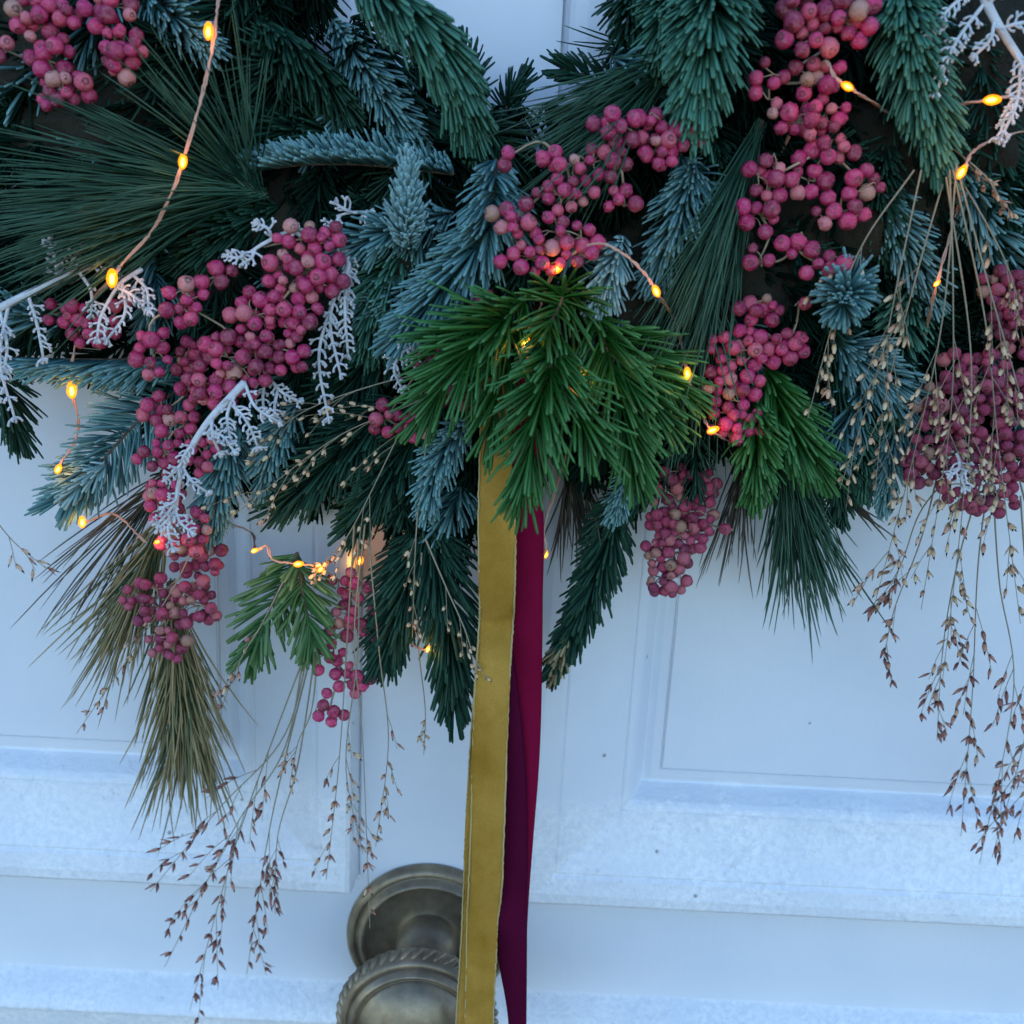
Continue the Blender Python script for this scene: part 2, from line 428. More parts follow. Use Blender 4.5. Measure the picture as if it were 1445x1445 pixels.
wb = thing('burgundy_ribbon', 'deep burgundy ribbon with two tails hanging right of the gold one', 'ribbon', P(740, 430, .095))
ribbon('ribbon_tail', [(705, 430, .085), (712, 700, .102), (716, 850, .105), (724, 1000, .105), (731, 1100, .105), (733, 1200, .105), (731, 1300, .105), (727, 1400, .104), (725, 1560, .104)],
       [(745, 430, .085), (766, 700, .102), (766, 850, .105), (764, 1000, .105), (760, 1090, .105), (753, 1180, .105), (745, 1290, .105), (740, 1420, .104), (738, 1560, .104)], M['wine'], wb, None)
t3 = ribbon('ribbon_tail', [(700, 860, .109), (706, 960, .109), (706, 1100, .110), (703, 1220, .110), (700, 1330, .110), (717, 1440, .110), (722, 1560, .110)],
       [(716, 860, .109), (730, 960, .109), (742, 1080, .110), (745, 1180, .110), (744, 1290, .110), (743, 1440, .110), (741, 1560, .110)], M['wine2'], wb, None)
t3['label'] = 'darker burgundy tail lying over the lighter one'

# ------------------------------------------------------------------ wreath: moss ring and backing foliage
RC = P(740, -400, .05); RR = .262; RTUBE = .045
wr = thing('wreath', 'big evergreen Christmas wreath hung on the white door, mossy ring packed with dark greenery', 'wreath', (RC[0], -.05, RC[2]))
b = MB(); V = []; F = []; A, B_ = 160, 22
for i in range(A):
    a = 2*math.pi*i/A
    for j in range(B_):
        c = 2*math.pi*j/B_; r = RTUBE*(1 + .10*math.sin(a*31 + c*3) + .09*rng.normal())
        rr = RR + r*math.cos(c)
        V.append((RC[0] + rr*math.cos(a), -.052 - r*math.sin(c)*.95, RC[2] + rr*math.sin(a)))
for i in range(A):
    for j in range(B_):
        q = i*B_+j; w = i*B_+(j+1) % B_; e = ((i+1) % A)*B_+j; g = ((i+1) % A)*B_+(j+1) % B_
        F += [(q, e, g), (q, g, w)]
b.add(V, F); b.build('moss_ring', M['moss'], wr)

def poly_in(x, y, poly):
    c = False; n = len(poly)
    for i in range(n):
        (x1, y1), (x2, y2) = poly[i], poly[(i+1) % n]
        if (y1 > y) != (y2 > y) and x < (x2-x1)*(y-y1)/(y2-y1) + x1: c = not c
    return c
MASS = [(-260, 420), (0, 545), (70, 520), (200, 540), (230, 680), (330, 745), (480, 735), (560, 800), (650, 860), (690, 760), (780, 640), (840, 700), (900, 720), (1000, 690), (1060, 650),
        (1150, 690), (1200, 640), (1240, 670), (1290, 680), (1340, 620), (1445, 640), (1700, 500), (1700, -200), (930, -200), (890, 20), (830, 110), (750, 140), (690, 150), (650, 120), (570, 40), (490, -10), (480, -200), (-260, -200)]

def sprig_geo(nb, path, length, per, wid, azi='brush', amin=25, amax=62, curl=.25, h_up=None, curlup=0.0, tuft=True, hsc=None):
    """adds needles along a world path. azi: 'brush' all round, 'flat' to both sides, 'front' towards the viewer, 'hang' downwards, 'comb' up"""
    n = len(path); L = np.linalg.norm(np.diff(path, axis=0), axis=1).sum(); N = max(6, int(per*.92)); wid = wid*.98
    t = np.sort(rng.random(N)); idx = t*(n-1); i0 = np.minimum(idx.astype(int), n-2); fr = (idx-i0)[:, None]
    base = path[i0]*(1-fr) + path[i0+1]*fr; ax = nrm(path[i0+1]-path[i0])
    if not tuft: t = t*.85
    view = nrm(CAM - base)
    side = nrm(np.cross(ax, view)); fr2 = nrm(np.cross(side, ax))
    if azi == 'brush': ph = rng.uniform(-math.pi, math.pi, N)
    elif azi == 'front': ph = rng.normal(0, 1.15, N)
    elif azi == 'flat': ph = np.where(rng.random(N) < .5, 1, -1)*rng.normal(1.35, .33, N)
    elif azi == 'flat2': ph = np.where(rng.random(N) < .5, 1, -1)*np.abs(rng.normal(1.0, .45, N))
    else: ph = rng.uniform(-math.pi, math.pi, N)
    radial = side*np.sin(ph)[:, None] + fr2*np.cos(ph)[:, None]
    if azi in ('hang', 'comb'):
        g = np.array([0, -.5, -1.0 if azi == 'hang' else 1.0])
        radial = nrm(radial*.85 + g)
    ang = np.radians(amax + (amin-amax)*t**1.6 + rng.normal(0, 6, N))
    d = ax*np.cos(ang)[:, None] + radial*np.sin(ang)[:, None] + rng.normal(0, .05, (N, 3))
    ll = length*(1-.30*t**3)*np.minimum(1, .55+t*3)*rng.uniform(.72, 1.1, N)
    cu = ax*curl + rng.normal(0, .05, (N, 3)) + np.array([0, 0, 1.0])*curlup
    nb.needles(base, d, radial, ll, np.full(N, wid)*rng.uniform(.8, 1.15, N), cu)

def sprig(kind, label, pts, length, count, wid, mat, azi='brush', cat='fir sprig', group=None, name=None, twigr=1.6, side=None, **k):
    """pts: (px, py, h) base -> tip; length and wid in photo px"""
    w = [P(*q) for q in pts]; s = pxm(pts[-1][2]); path = catmull(w, 14)
    th = thing(name or kind, label, cat, w[0], group)
    nb = MB(); sprig_geo(nb, path, length*s, count, wid*s, azi, **k)
    tw = MB(); tw.tube(path, np.linspace(twigr*1.8, twigr*.8, 14)*s, 6)
    for (f, dx, dy, dh, cnt) in (side or []):      # side shoots: start fraction, photo offset, count
        i = int(f*13); a = path[i]; q0 = np.array(pts[0][:2])*(1-f) + np.array(pts[-1][:2])*f
        if len(pts) > 2: q0 = px_of(a)
        e = P(q0[0]+dx, q0[1]+dy, -a[1]+dh); sp = catmull([a, (a+e)/2 + rng.normal(0, .001, 3), e], 10)
        sprig_geo(nb, sp, length*s*.92, cnt, wid*s, azi, **k); tw.tube(sp, np.linspace(twigr*1.3, twigr*.7, 10)*s, 5)
    nb.build('needles', M[mat], th, kind='stuff'); tw.build('twig', M['bark'], th)
    return th
def px_of(w):
    w = np.asarray(w) - CAM; k = w @ fw
    return np.array([722.5 + FOC*(w@RT)/k, 722.5 - FOC*(w@UP)/k])

# backing foliage: uncountable small sprigs packed round the ring
cx, cy = 740, -400
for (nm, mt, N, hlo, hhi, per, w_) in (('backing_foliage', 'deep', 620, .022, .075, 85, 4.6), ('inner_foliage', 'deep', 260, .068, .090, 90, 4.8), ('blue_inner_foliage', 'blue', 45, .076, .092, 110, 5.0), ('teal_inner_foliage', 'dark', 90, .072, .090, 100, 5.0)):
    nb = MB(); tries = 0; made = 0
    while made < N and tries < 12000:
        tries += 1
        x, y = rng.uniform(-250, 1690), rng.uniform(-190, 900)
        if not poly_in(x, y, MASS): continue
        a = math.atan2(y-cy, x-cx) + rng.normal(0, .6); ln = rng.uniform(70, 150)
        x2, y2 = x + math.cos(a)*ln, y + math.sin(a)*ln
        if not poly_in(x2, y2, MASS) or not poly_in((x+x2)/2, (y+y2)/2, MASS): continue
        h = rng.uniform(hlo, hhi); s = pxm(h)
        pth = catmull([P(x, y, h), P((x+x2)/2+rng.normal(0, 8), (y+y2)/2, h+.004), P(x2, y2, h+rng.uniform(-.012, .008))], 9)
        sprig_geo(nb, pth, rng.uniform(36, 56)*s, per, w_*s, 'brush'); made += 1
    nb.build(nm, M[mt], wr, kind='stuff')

# ------------------------------------------------------------------ fir and spruce sprigs tucked into the wreath
FG = 'evergreen sprigs tucked into the wreath'
def fir(label, pts, length, count, wid, mat, azi='brush', **k): return sprig('fir_sprig', label, pts, length, count, wid, mat, azi, group=FG, **k)
# deeper, darker ones first
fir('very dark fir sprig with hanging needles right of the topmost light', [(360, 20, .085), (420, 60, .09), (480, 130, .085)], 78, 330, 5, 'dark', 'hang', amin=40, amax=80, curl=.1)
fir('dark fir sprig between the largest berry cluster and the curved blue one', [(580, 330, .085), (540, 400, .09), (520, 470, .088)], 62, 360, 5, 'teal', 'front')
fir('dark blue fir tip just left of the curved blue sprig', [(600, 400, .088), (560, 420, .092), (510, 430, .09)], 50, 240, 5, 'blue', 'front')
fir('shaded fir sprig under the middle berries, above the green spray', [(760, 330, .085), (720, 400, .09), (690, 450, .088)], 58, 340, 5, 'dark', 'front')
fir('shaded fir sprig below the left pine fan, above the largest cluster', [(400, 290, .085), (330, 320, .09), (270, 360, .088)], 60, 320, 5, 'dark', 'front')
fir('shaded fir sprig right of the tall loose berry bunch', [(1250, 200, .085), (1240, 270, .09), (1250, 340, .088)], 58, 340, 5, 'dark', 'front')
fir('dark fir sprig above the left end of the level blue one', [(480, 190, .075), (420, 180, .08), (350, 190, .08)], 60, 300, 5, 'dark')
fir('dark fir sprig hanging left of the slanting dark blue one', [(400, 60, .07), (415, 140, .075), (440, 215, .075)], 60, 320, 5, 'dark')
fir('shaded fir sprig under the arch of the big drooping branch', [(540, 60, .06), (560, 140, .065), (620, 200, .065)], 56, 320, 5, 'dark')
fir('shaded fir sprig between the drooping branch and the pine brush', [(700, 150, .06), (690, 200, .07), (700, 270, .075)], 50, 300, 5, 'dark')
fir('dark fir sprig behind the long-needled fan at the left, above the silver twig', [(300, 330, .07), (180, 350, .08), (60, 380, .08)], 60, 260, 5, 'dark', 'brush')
fir('dark blue fir sprig slanting down beside the big drooping one at top centre', [(470, 30, .08), (530, 120, .085), (590, 215, .085)], 44, 330, 5, 'blue', 'front')
fir('big drooping blue-green fir branch arching over the top left of the opening', [(490, -50, .105), (570, -5, .115), (630, 70, .11), (665, 165, .095)], 84, 620, 5.5, 'teal', 'hang', amin=30, amax=70, curl=.25)
fir('bluish fir tip behind the topmost glowing light at upper left', [(190, -30, .09), (240, 20, .095), (290, 66, .10)], 46, 260, 5, 'blue', 'front')
fir('fir sprig at the far upper left corner, under the pink berries', [(60, 210, .075), (10, 150, .08), (-60, 90, .08)], 60, 240, 5, 'dark')
fir('blue fir sprig lying level with comb-like needles turned up, pointing left', [(640, 245, .098), (520, 232, .105), (430, 232, .108), (350, 243, .10)], 42, 520, 5.2, 'blue', 'comb', amin=40, amax=78, curl=.15)
fir('long curved blue fir sprig sweeping from the middle down to the lower left', [(700, 225, .10), (690, 320, .108), (630, 400, .11), (570, 470, .11)], 60, 620, 5.4, 'blue', 'flat2', amin=28, amax=68, curl=.3)
fir('blue fir shoot under the pale tip, beside the big berry cluster', [(640, 300, .10), (540, 330, .106), (490, 350, .10)], 44, 240, 5, 'blue', 'front')
fir('pale silvery blue fir tip standing upright in the middle', [(572, 352, .112), (574, 300, .122), (576, 236, .13)], 40, 420, 5.6, 'silverblue', 'front', amin=12, amax=48, curl=.12)
fir('dark fir sprig below the level blue one, pointing left', [(560, 300, .075), (460, 310, .08), (380, 320, .078)], 50, 260, 5, 'dark')
fir('small blue fir tip pointing down beneath the middle berries', [(880, 335, .108), (862, 380, .115), (848, 432, .115)], 42, 230, 5.6, 'silverblue', 'front', amin=18, amax=62)
fir('blue fir sprig fanning down right of the middle berries', [(980, 230, .10), (960, 300, .105), (925, 385, .105)], 52, 330, 5.2, 'blue', 'front')
fir('slim blue fir sprig between the middle berries and the tall berry bunch', [(960, 220, .095), (1000, 290, .10), (1000, 370, .10)], 40, 240, 5, 'blue', 'front')
fir('broad sea green fir branch hanging from the top edge right of the opening', [(1010, -70, .115), (1000, 30, .125), (982, 150, .125)], 74, 620, 6, 'teal', 'front', amin=20, amax=66)
fir('second sea green fir shoot crossing the top edge beside the pink berries', [(960, -60, .10), (940, 20, .108), (935, 70, .105)], 50, 260, 5.5, 'teal', 'front')
fir('curly grey-green fir branch at upper right under the silver twigs', [(1270, -40, .11), (1290, 70, .12), (1325, 215, .12)], 58, 560, 6, 'teal', 'front', amin=25, amax=70, curl=.45)
fir('shadowed fir sprig at the right edge beneath the two upper right lights', [(1380, 60, .085), (1400, 180, .09), (1420, 300, .09)], 52, 320, 5, 'dark')
fir('dark blue fir sprig along the right edge above the dusky berries', [(1350, 230, .085), (1390, 310, .09), (1440, 400, .09)], 50, 320, 5, 'blue', 'front')
fir('blue fir rosette seen end-on between the two right-hand berry bunches', [(1200, 395, .105), (1195, 410, .125), (1190, 430, .135)], 48, 260, 6, 'blue', 'brush', amin=35, amax=88, curl=.1)
fir('blue fir sprig fanning behind the seed heads right of the rosette', [(1230, 260, .085), (1270, 330, .09), (1310, 410, .09)], 52, 330, 5, 'blue', 'front')
fir('blue-green fir sprig under the rosette pointing down right', [(1180, 480, .09), (1230, 520, .095), (1290, 570, .095)], 56, 320, 5, 'blue', 'front')
fir('dark green fir sprig behind the dry grass left of the dusky berries', [(1290, 380, .08), (1270, 480, .085), (1260, 570, .085)], 50, 320, 5, 'teal', 'front')
fir('blue-green fir tip hanging over the lower edge left of the dusky berries', [(1270, 560, .075), (1258, 640, .08), (1248, 705, .08)], 36, 300, 5, 'blue', 'front', amin=15, amax=50)
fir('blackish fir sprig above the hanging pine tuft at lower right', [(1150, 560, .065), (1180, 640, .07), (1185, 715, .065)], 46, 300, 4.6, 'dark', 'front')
fir('dull fir sprig low on the right between pine tuft and grass', [(1190, 560, .07), (1215, 620, .075), (1220, 690, .07)], 36, 220, 4.6, 'teal', 'front')
fir('dark fir sprig standing out against the door at the left edge', [(-60, 460, .06), (-5, 530, .065), (22, 600, .06)], 64, 170, 4.6, 'dark', 'brush', amin=15, amax=45)
fir('blue-green fir sprig lying level above the gap at left, behind the silver twig', [(250, 505, .085), (150, 508, .09), (20, 505, .088)], 50, 440, 4.8, 'blue', 'hang', amin=35, amax=72)
fir('blue fir sprig like a feather pointing down left against the door', [(285, 525, .080), (200, 590, .082), (140, 655, .082), (92, 705, .082)], 70, 290, 5, 'blue', 'flat', amin=24, amax=64, curl=.12)
fir('short blunt blue fir tip at the end of the feather-like sprig', [(150, 655, .088), (120, 680, .09), (98, 696, .09)], 34, 120, 5, 'silverblue', 'brush', amin=20, amax=60)
fir('upright dark blue fir sprig behind the lower silver twig', [(330, 590, .09), (312, 680, .095), (296, 745, .092)], 44, 380, 5, 'blue', 'front')
fir('small dark blue fir sprig right of the lower silver twig', [(420, 570, .09), (385, 630, .095), (372, 690, .09)], 38, 280, 5, 'blue', 'front')
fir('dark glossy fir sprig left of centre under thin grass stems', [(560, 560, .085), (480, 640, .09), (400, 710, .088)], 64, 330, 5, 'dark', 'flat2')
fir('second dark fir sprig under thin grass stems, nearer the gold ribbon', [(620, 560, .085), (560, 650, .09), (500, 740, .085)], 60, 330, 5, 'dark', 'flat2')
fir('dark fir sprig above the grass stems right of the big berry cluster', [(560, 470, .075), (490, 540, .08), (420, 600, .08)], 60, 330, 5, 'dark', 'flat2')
fir('blue fir tip beside the upper part of the gold ribbon', [(660, 590, .10), (620, 650, .108), (602, 712, .108)], 42, 340, 5.4, 'blue', 'front')
fir('long dark green fir branch hanging beside the gold ribbon', [(600, 720, .085), (630, 850, .088), (640, 985, .085)], 80, 300, 6.2, 'dark', 'flat2', amin=14, amax=46, side=[(.15, -60, 170, 0, 170)])
fir('dark fir branch left of the long one, reaching to the small berries', [(610, 730, .075), (570, 820, .08), (550, 910, .078)], 70, 320, 5.4, 'dark', 'flat2', amin=16, amax=50)
tail = fir('drooping fir tail with a brown tip right of the burgundy ribbon', [(880, 690, .07), (850, 790, .072), (818, 870, .07), (785, 935, .07)], 50, 520, 6, 'dark', 'flat2', amin=15, amax=52, curl=.25)
nb = MB(); sprig_geo(nb, catmull([P(803, 895, .072), P(790, 925, .072), P(782, 950, .07)], 8), 30*pxm(.07), 90, 5.5*pxm(.07), 'front', 14, 45); dt = nb.build('dry_tip', M['deadpine'], tail, kind='stuff'); dt['label'] = 'dry brown needles at the tip'
fir('dark fir shoot over the door between brown-tipped tail and dense berries', [(960, 640, .075), (900, 690, .08), (850, 735, .075)], 46, 280, 5, 'dark', 'front')
fir('light green fir sprig with flat needles hanging below two lights', [(420, 780, .085), (385, 850, .09), (352, 925, .09)], 70, 120, 6.8, 'light', 'flat', amin=20, amax=48, curl=.05)
fir('light green fir sprig beside its twin, nearer the small pink berries', [(420, 790, .09), (430, 850, .094), (442, 905, .094)], 66, 105, 6.8, 'light', 'flat', amin=20, amax=50, curl=.05)
fir('dark fir sprig poking up into the opening from the mossy edge', [(930, 150, .05), (860, 118, .055), (790, 96, .055)], 36, 100, 5, 'dark', 'flat', amin=25, amax=55)
fir('thin fir sprig rising into the opening at its right side', [(980, 110, .045), (940, 60, .05), (890, 50, .05)], 36, 90, 4.5, 'dark', 'flat', amin=25, amax=60)
fir('ragged little fir tip at the bottom of the opening', [(720, 190, .04), (715, 150, .045), (735, 118, .045)], 36, 90, 4.5, 'dark', 'brush')
fir('dark fir shoot on the left side of the opening', [(640, 190, .05), (660, 120, .055), (652, 75, .055)], 38, 110, 5, 'dark', 'brush')
fir('green fir spray right of the ribbons, reaching towards the two low right lights', [(840, 440, .115), (870, 540, .125), (895, 660, .125)], 92, 170, 5.8, 'green', 'flat2', amin=16, amax=52, curl=.12, side=[(.1, 110, 90, 0, 80), (.3, 80, 100, .0, 70)])
fir('green fir spray reaching left over the small berries', [(740, 425, .125), (680, 480, .135), (610, 565, .135)], 98, 145, 5.8, 'green', 'flat2', amin=18, amax=56, curl=.12, side=[(.1, -110, 50, 0, 60)])
fir('bright green fir spray lying over the top of both ribbons', [(790, 470, .135), (765, 560, .146), (738, 690, .146)], 90, 190, 6.2, 'green', 'flat2', amin=16, amax=55, curl=.10, side=[(.3, 60, 120, 0, 60)])
fir('narrow green fir spray hanging over the top of the gold ribbon', [(735, 430, .12), (712, 520, .13), (690, 610, .13)], 84, 120, 6, 'green', 'flat2', amin=16, amax=50, curl=.1)
fir('short dark green fir tuft above the ribbons where the sprays meet', [(800, 400, .11), (790, 430, .13), (770, 470, .14)], 72, 100, 5.8, 'green', 'brush', amin=30, amax=75)
fir('green fir spray under the right-hand berries, pointing down right', [(1080, 520, .095), (1110, 590, .102), (1150, 650, .10)], 70, 240, 6, 'green', 'flat2', amin=18, amax=50)
fir('fresh green fir tip below the two low right lights', [(1060, 560, .10), (1068, 620, .108), (1066, 690, .105)], 56, 210, 6, 'green', 'front', amin=20, amax=60, curl=.2)
fir('fir sprig in shadow right of the middle, behind the long pine needles', [(930, 420, .07), (960, 520, .075), (960, 620, .075)], 55, 300, 5, 'teal', 'front')
fir('blue-green fir tip peeping out behind the dense little berry bunch', [(900, 650, .085), (880, 690, .09), (868, 722, .09)], 32, 200, 4.6, 'blue', 'front')
fir('blue-green fir sprig left of the tall berry bunch under the broad branch', [(1010, 190, .085), (1010, 260, .09), (1000, 330, .09)], 48, 280, 5, 'dark', 'front')
fir('dark fir sprig at the top edge between opening and pine fan', [(900, -40, .075), (890, 20, .08), (900, 80, .08)], 50, 240, 5, 'dark', 'front')

# ------------------------------------------------------------------ long-needled pine tufts
PG = 'long-needled pine tufts in the wreath'
def pine(label, base, tip, a0, a1, lmin, lmax, n, wid, mat, h0, h1, sag=.15, curved=0.0, spread=.35):
    """base -> tip twig; needles leave all along it, angles a0..a1 (degrees, photo plane, 0 right, 90 down)"""
    w0, w1 = P(*base, h0), P(*tip, h0 + .3*(h1-h0)); th = thing('pine_tuft', label, 'pine tuft', w0, PG)
    path = catmull([w0, w1], 8); nb = MB(); tw = MB(); tw.tube(path, np.linspace(3.2, 2, 8)*pxm(h0), 6)
    B, D, LL, CU = [], [], [], []
    for i in range(n):
        u = rng.random(); bp = path[0]*(1-u) + path[-1]*u + rng.normal(0, .0012, 3)
        g = rng.random() if rng.random() < .35 else np.clip(rng.normal(.5, .22), 0, 1)
        a = rad(a0 + (a1-a0)*g + rng.normal(0, 2)); L = rng.uniform(lmin, lmax)*(rng.uniform(.5, .9) if rng.random() < .22 else 1)
        a += .05*math.sin(37*round(a*9))
        q = px_of(bp); hb = -bp[1]
        he = h1 + rng.normal(0, spread)*.035; he = max(.006, he)
        e = P(q[0] + L*math.cos(a), q[1] + L*math.sin(a), he)
        v = e - bp; ln = np.linalg.norm(v); d = v/ln
        sg = np.array([0, 0, -sag]) + rng.normal(0, .075, 3)
        B.append(bp); D.append(d - sg*.5); LL.append(ln); CU.append(sg)
    B, D, LL, CU = map(np.array, (B, D, LL, CU))
    nb.needles(B, D, np.tile([0, -1.0, .15], (n, 1)) + rng.normal(0, .3, (n, 3)), LL, np.full(n, wid*pxm(h0)), CU,
               prof=((0, .8), (.2, 1), (.4, 1), (.6, 1), (.8, .85), (.95, .5)), flat=.6)
    nb.build('needles', M[mat], th, kind='stuff'); tw.build('twig', M['bark'], th)
pine('wide fan of long green pine needles spreading to the left edge', (375, 275), (330, 268), 158, 207, 180, 400, 330, 2.6, 'pine', .10, .125, .05)
pine('thin pine needles standing up around the upper light wire at left', (370, 275), (345, 255), 205, 285, 140, 270, 60, 2.2, 'pine', .10, .13, .0)
pine('lower green pine needles drooping below the left fan', (330, 285), (280, 300), 140, 178, 170, 330, 170, 3.0, 'pine', .095, .115, .12)
pine('brush of long pine needles sweeping down left from the top right of the opening', (985, 55), (930, 110), 128, 160, 130, 270, 320, 2.6, 'pine', .09, .108, .02)
pine('loose pine needles falling towards the middle berries', (930, 110), (900, 150), 110, 146, 100, 210, 70, 2.4, 'pine', .10, .13, .03)
pine('long pine needles hanging straight down beside the tall berry bunch', (1075, 170), (1045, 260), 96, 128, 150, 320, 260, 2.5, 'pine', .10, .118, .03)
pine('sparse pale pine needles trailing below the light near the right berries', (1010, 400), (990, 420), 70, 112, 120, 290, 75, 2.2, 'pine', .10, .11, .03)
pine('thick pine tuft hanging over the door at lower right', (1105, 600), (1115, 690), 58, 98, 110, 235, 330, 2.8, 'pine', .07, .065, .0)
pine('few thin pine needles left of the thick hanging tuft', (1060, 610), (1052, 660), 84, 112, 90, 190, 46, 2.2, 'brownpine', .06, .055, .0)
pine('brownish pine needles splayed to the left over the white door', (265, 640), (215, 700), 116, 156, 130, 260, 34, 2.3, 'brownpine', .07, .055, .10)
pine('half dry pine tuft drooping left under the long berry cluster', (240, 720), (205, 800), 92, 140, 120, 230, 190, 2.6, 'deadpine', .07, .06, .0)
pine('long straw coloured pine tail pointing down to the bottom left', (240, 820), (262, 990), 66, 108, 90, 215, 480, 2.9, 'deadpine', .075, .06, .0)
pine('dark pine needles hanging behind the burgundy ribbon', (810, 620), (800, 660), 62, 105, 90, 190, 55, 2.6, 'brownpine', .06, .05, .0)
pine('stray pine needles over the top edge right of the drooping branch', (940, 60), (910, 80), 150, 215, 60, 130, 16, 2.4, 'dark', .06, .06, .0)
pine('stiff dark pine needles over the door right of the hanging tuft', (1180, 690), (1195, 705), 20, 55, 60, 110, 12, 2.6, 'brownpine', .05, .045, .0)

# ------------------------------------------------------------------ pink pepper berries
def berry_mesh(k, mat):
    me = bpy.data.meshes.new('berry'); rs = np.random.default_rng(50+k)
    ns, nr = 14, 9; V = [(0, 0, .86)]
    sx, sy, sz = 1+rs.uniform(-.06, .06), 1+rs.uniform(-.06, .06), 1+rs.uniform(-.05, .08)
    for i in range(1, nr):
        th = math.pi*i/nr
        for j in range(ns):
            p = 2*math.pi*j/ns; r = 1 + .025*math.sin(3*p+k)*math.sin(th) + (.055 if k >= 3 else .015)*rs.normal() - (.10*abs(math.sin(4*p+k))*math.sin(th) if k == 5 else 0) - (.28*max(0, math.cos(p))**6*math.sin(th) if k == 4 else 0)
            z = math.cos(th); 
            V.append((sx*r*math.sin(th)*math.cos(p), sy*r*math.sin(th)*math.sin(p), sz*r*z - (.03 if i == 1 else 0)))
    V.append((0, 0, -1.0)); F = []
    for j in range(ns): F.append((0, 1+j, 1+(j+1) % ns)); 
    for i in range(nr-2):
        for j in range(ns):
            a = 1+i*ns+j; b_ = 1+i*ns+(j+1) % ns
            F.append((a, a+ns, b_+ns, b_))
    e = len(V)-1
    for j in range(ns): F.append((e, 1+(nr-2)*ns+(j+1) % ns, 1+(nr-2)*ns+j))
    me.from_pydata(V, [], F); me.polygons.foreach_set('use_smooth', [True]*len(me.polygons)); me.update()
    me.materials.append(M[mat]); return me
BM = {m_: [berry_mesh(k, m_) for k in range(6)] for m_ in ('berry', 'dusky')}
BG = 'pink berry bunches in the wreath'
def berries(label, origin, lobes, h, rpx=11, mat='berry', thick=.55, close=1.72, fill=1.0):
    rpx *= .88; s = pxm(h); r0 = rpx*s
    root = P(*origin); th = thing('berry_bunch', label, 'berries', root, BG)
    st = MB(); nodes = [root]; placed = []
    for (x, y, rx, ry) in lobes:
        c = P(x, y, h - .006)
        # main stalk from the nearest existing node
        dd = [np.linalg.norm(c-q) + (.02 if i == 0 and len(nodes) > 1 else 0) for i, q in enumerate(nodes)]
        n0 = nodes[int(np.argmin(dd))]; mid = (n0+c)/2 + rng.normal(0, .003, 3)
        st.tube(catmull([n0, mid, c], 8), np.linspace(2.1, 1.4, 8)*s, 5); nodes.append(c)
        subs = [c]
        for k in range(max(2, int(rx*ry/420))):
            a = rng.uniform(0, 2*math.pi); f = rng.uniform(.25, .65)
            sp = P(x + rx*f*math.cos(a), y + ry*f*math.sin(a), h - .004 + rng.uniform(-.003, .006))
            st.tube(catmull([c, (c+sp)/2 + rng.normal(0, .0018, 3), sp], 6), np.linspace(1.4, .9, 6)*s, 5); subs.append(sp)
        target = int(.88*fill*rx*ry*3.14/(rpx*rpx*3.14)*1.25); tries = 0; got = 0
        while got < target and tries < target*22:
            tries += 1
            v = rng.normal(0, 1, 3); v /= np.linalg.norm(v); v[2] = abs(v[2]); q = rng.uniform(.2, 1)**.4
            dz = v[2]*q*min(rx, ry)*thick*s
            if rng.random() < .25: dz *= -.3
            p = P(x + rx*v[0]*q, y + ry*v[1]*q, h + dz)
            rr = r0*rng.choice([rng.uniform(.66, .90), rng.uniform(.92, 1.15)], p=[.3, .7])
            if any((p-o_) @ (p-o_) < (close*.5*(rr+ro))**2 for o_, ro in placed): continue
            placed.append((p, rr)); got += 1
            sn = min(subs, key=lambda z: np.linalg.norm(z-p))
            dirn = nrm(p - sn + np.array([0, -.002, -.002]))
            out = nrm(dirn + rng.normal(0, .35, 3))
            st.tube(catmull([sn, (sn+p)/2 + rng.normal(0, .0012, 3) + np.array([0, 0, .001]), p - out*rr*.9], 5), np.linspace(.85, .7, 5)*s, 4)
            o = bpy.data.objects.new('berry', BM[mat][rng.choice(6, p=[.26, .26, .2, .12, .09, .07])]); C.objects.link(o); o.parent = th
            o.location = p - root; o.scale = (rr, rr, rr)
            o.rotation_mode = 'QUATERNION'; o.rotation_quaternion = Vector(out).to_track_quat('Z', 'Y') @ Quaternion((0, 0, 1), rng.uniform(0, 6.28))
    st.build('stalk', M['straw'], th)
    return th
BT = 0
berries('pink berry bunch at the top left corner of the photo', (120, -60, .08), [(60, 22, 58, 32), (150, 22, 45, 30), (170, 75, 36, 40), (70, 75, 36, 34), (92, 125, 42, 32), (5, 70, 22, 18)], .118, 12)
berries('largest pink berry cluster, left of the middle, bursting out beside silver twigs', (330, 360, .08),
        [(440, 335, 52, 24), (430, 385, 60, 40), (385, 440, 70, 38), (350, 500, 70, 42), (310, 545, 50, 38), (400, 500, 45, 30), (260, 430, 34, 34), (215, 495, 26, 38), (305, 390, 26, 18)], .122, 11.5, thick=.5)
berries('narrow chain of pink berries hanging behind the white lower twig', (300, 480, .08),
        [(270, 520, 26, 50), (225, 585, 26, 26), (260, 600, 22, 30), (230, 648, 38, 24), (235, 705, 36, 36), (285, 640, 22, 30), (262, 750, 44, 34)], .105, 10.5)
berries('small pink berry bunch half hidden under the silver twig at the left edge', (150, 400, .07), [(92, 440, 30, 22), (130, 465, 36, 24), (172, 432, 14, 12)], .108, 10.5)
berries('dusty pink berry bunch at lower left on top of the straw coloured pine', (260, 720, .07), [(275, 790, 46, 28), (215, 845, 42, 38), (270, 850, 42, 40), (238, 905, 34, 30)], .092, 10, 'dusky', close=1.65)
berries('small pink berry bunch hanging lowest, left of the gold ribbon', (520, 740, .065), [(490, 830, 34, 26), (500, 880, 42, 30), (470, 930, 34, 26), (500, 960, 30, 22), (465, 1000, 26, 24)], .085, 10.5, fill=.85)
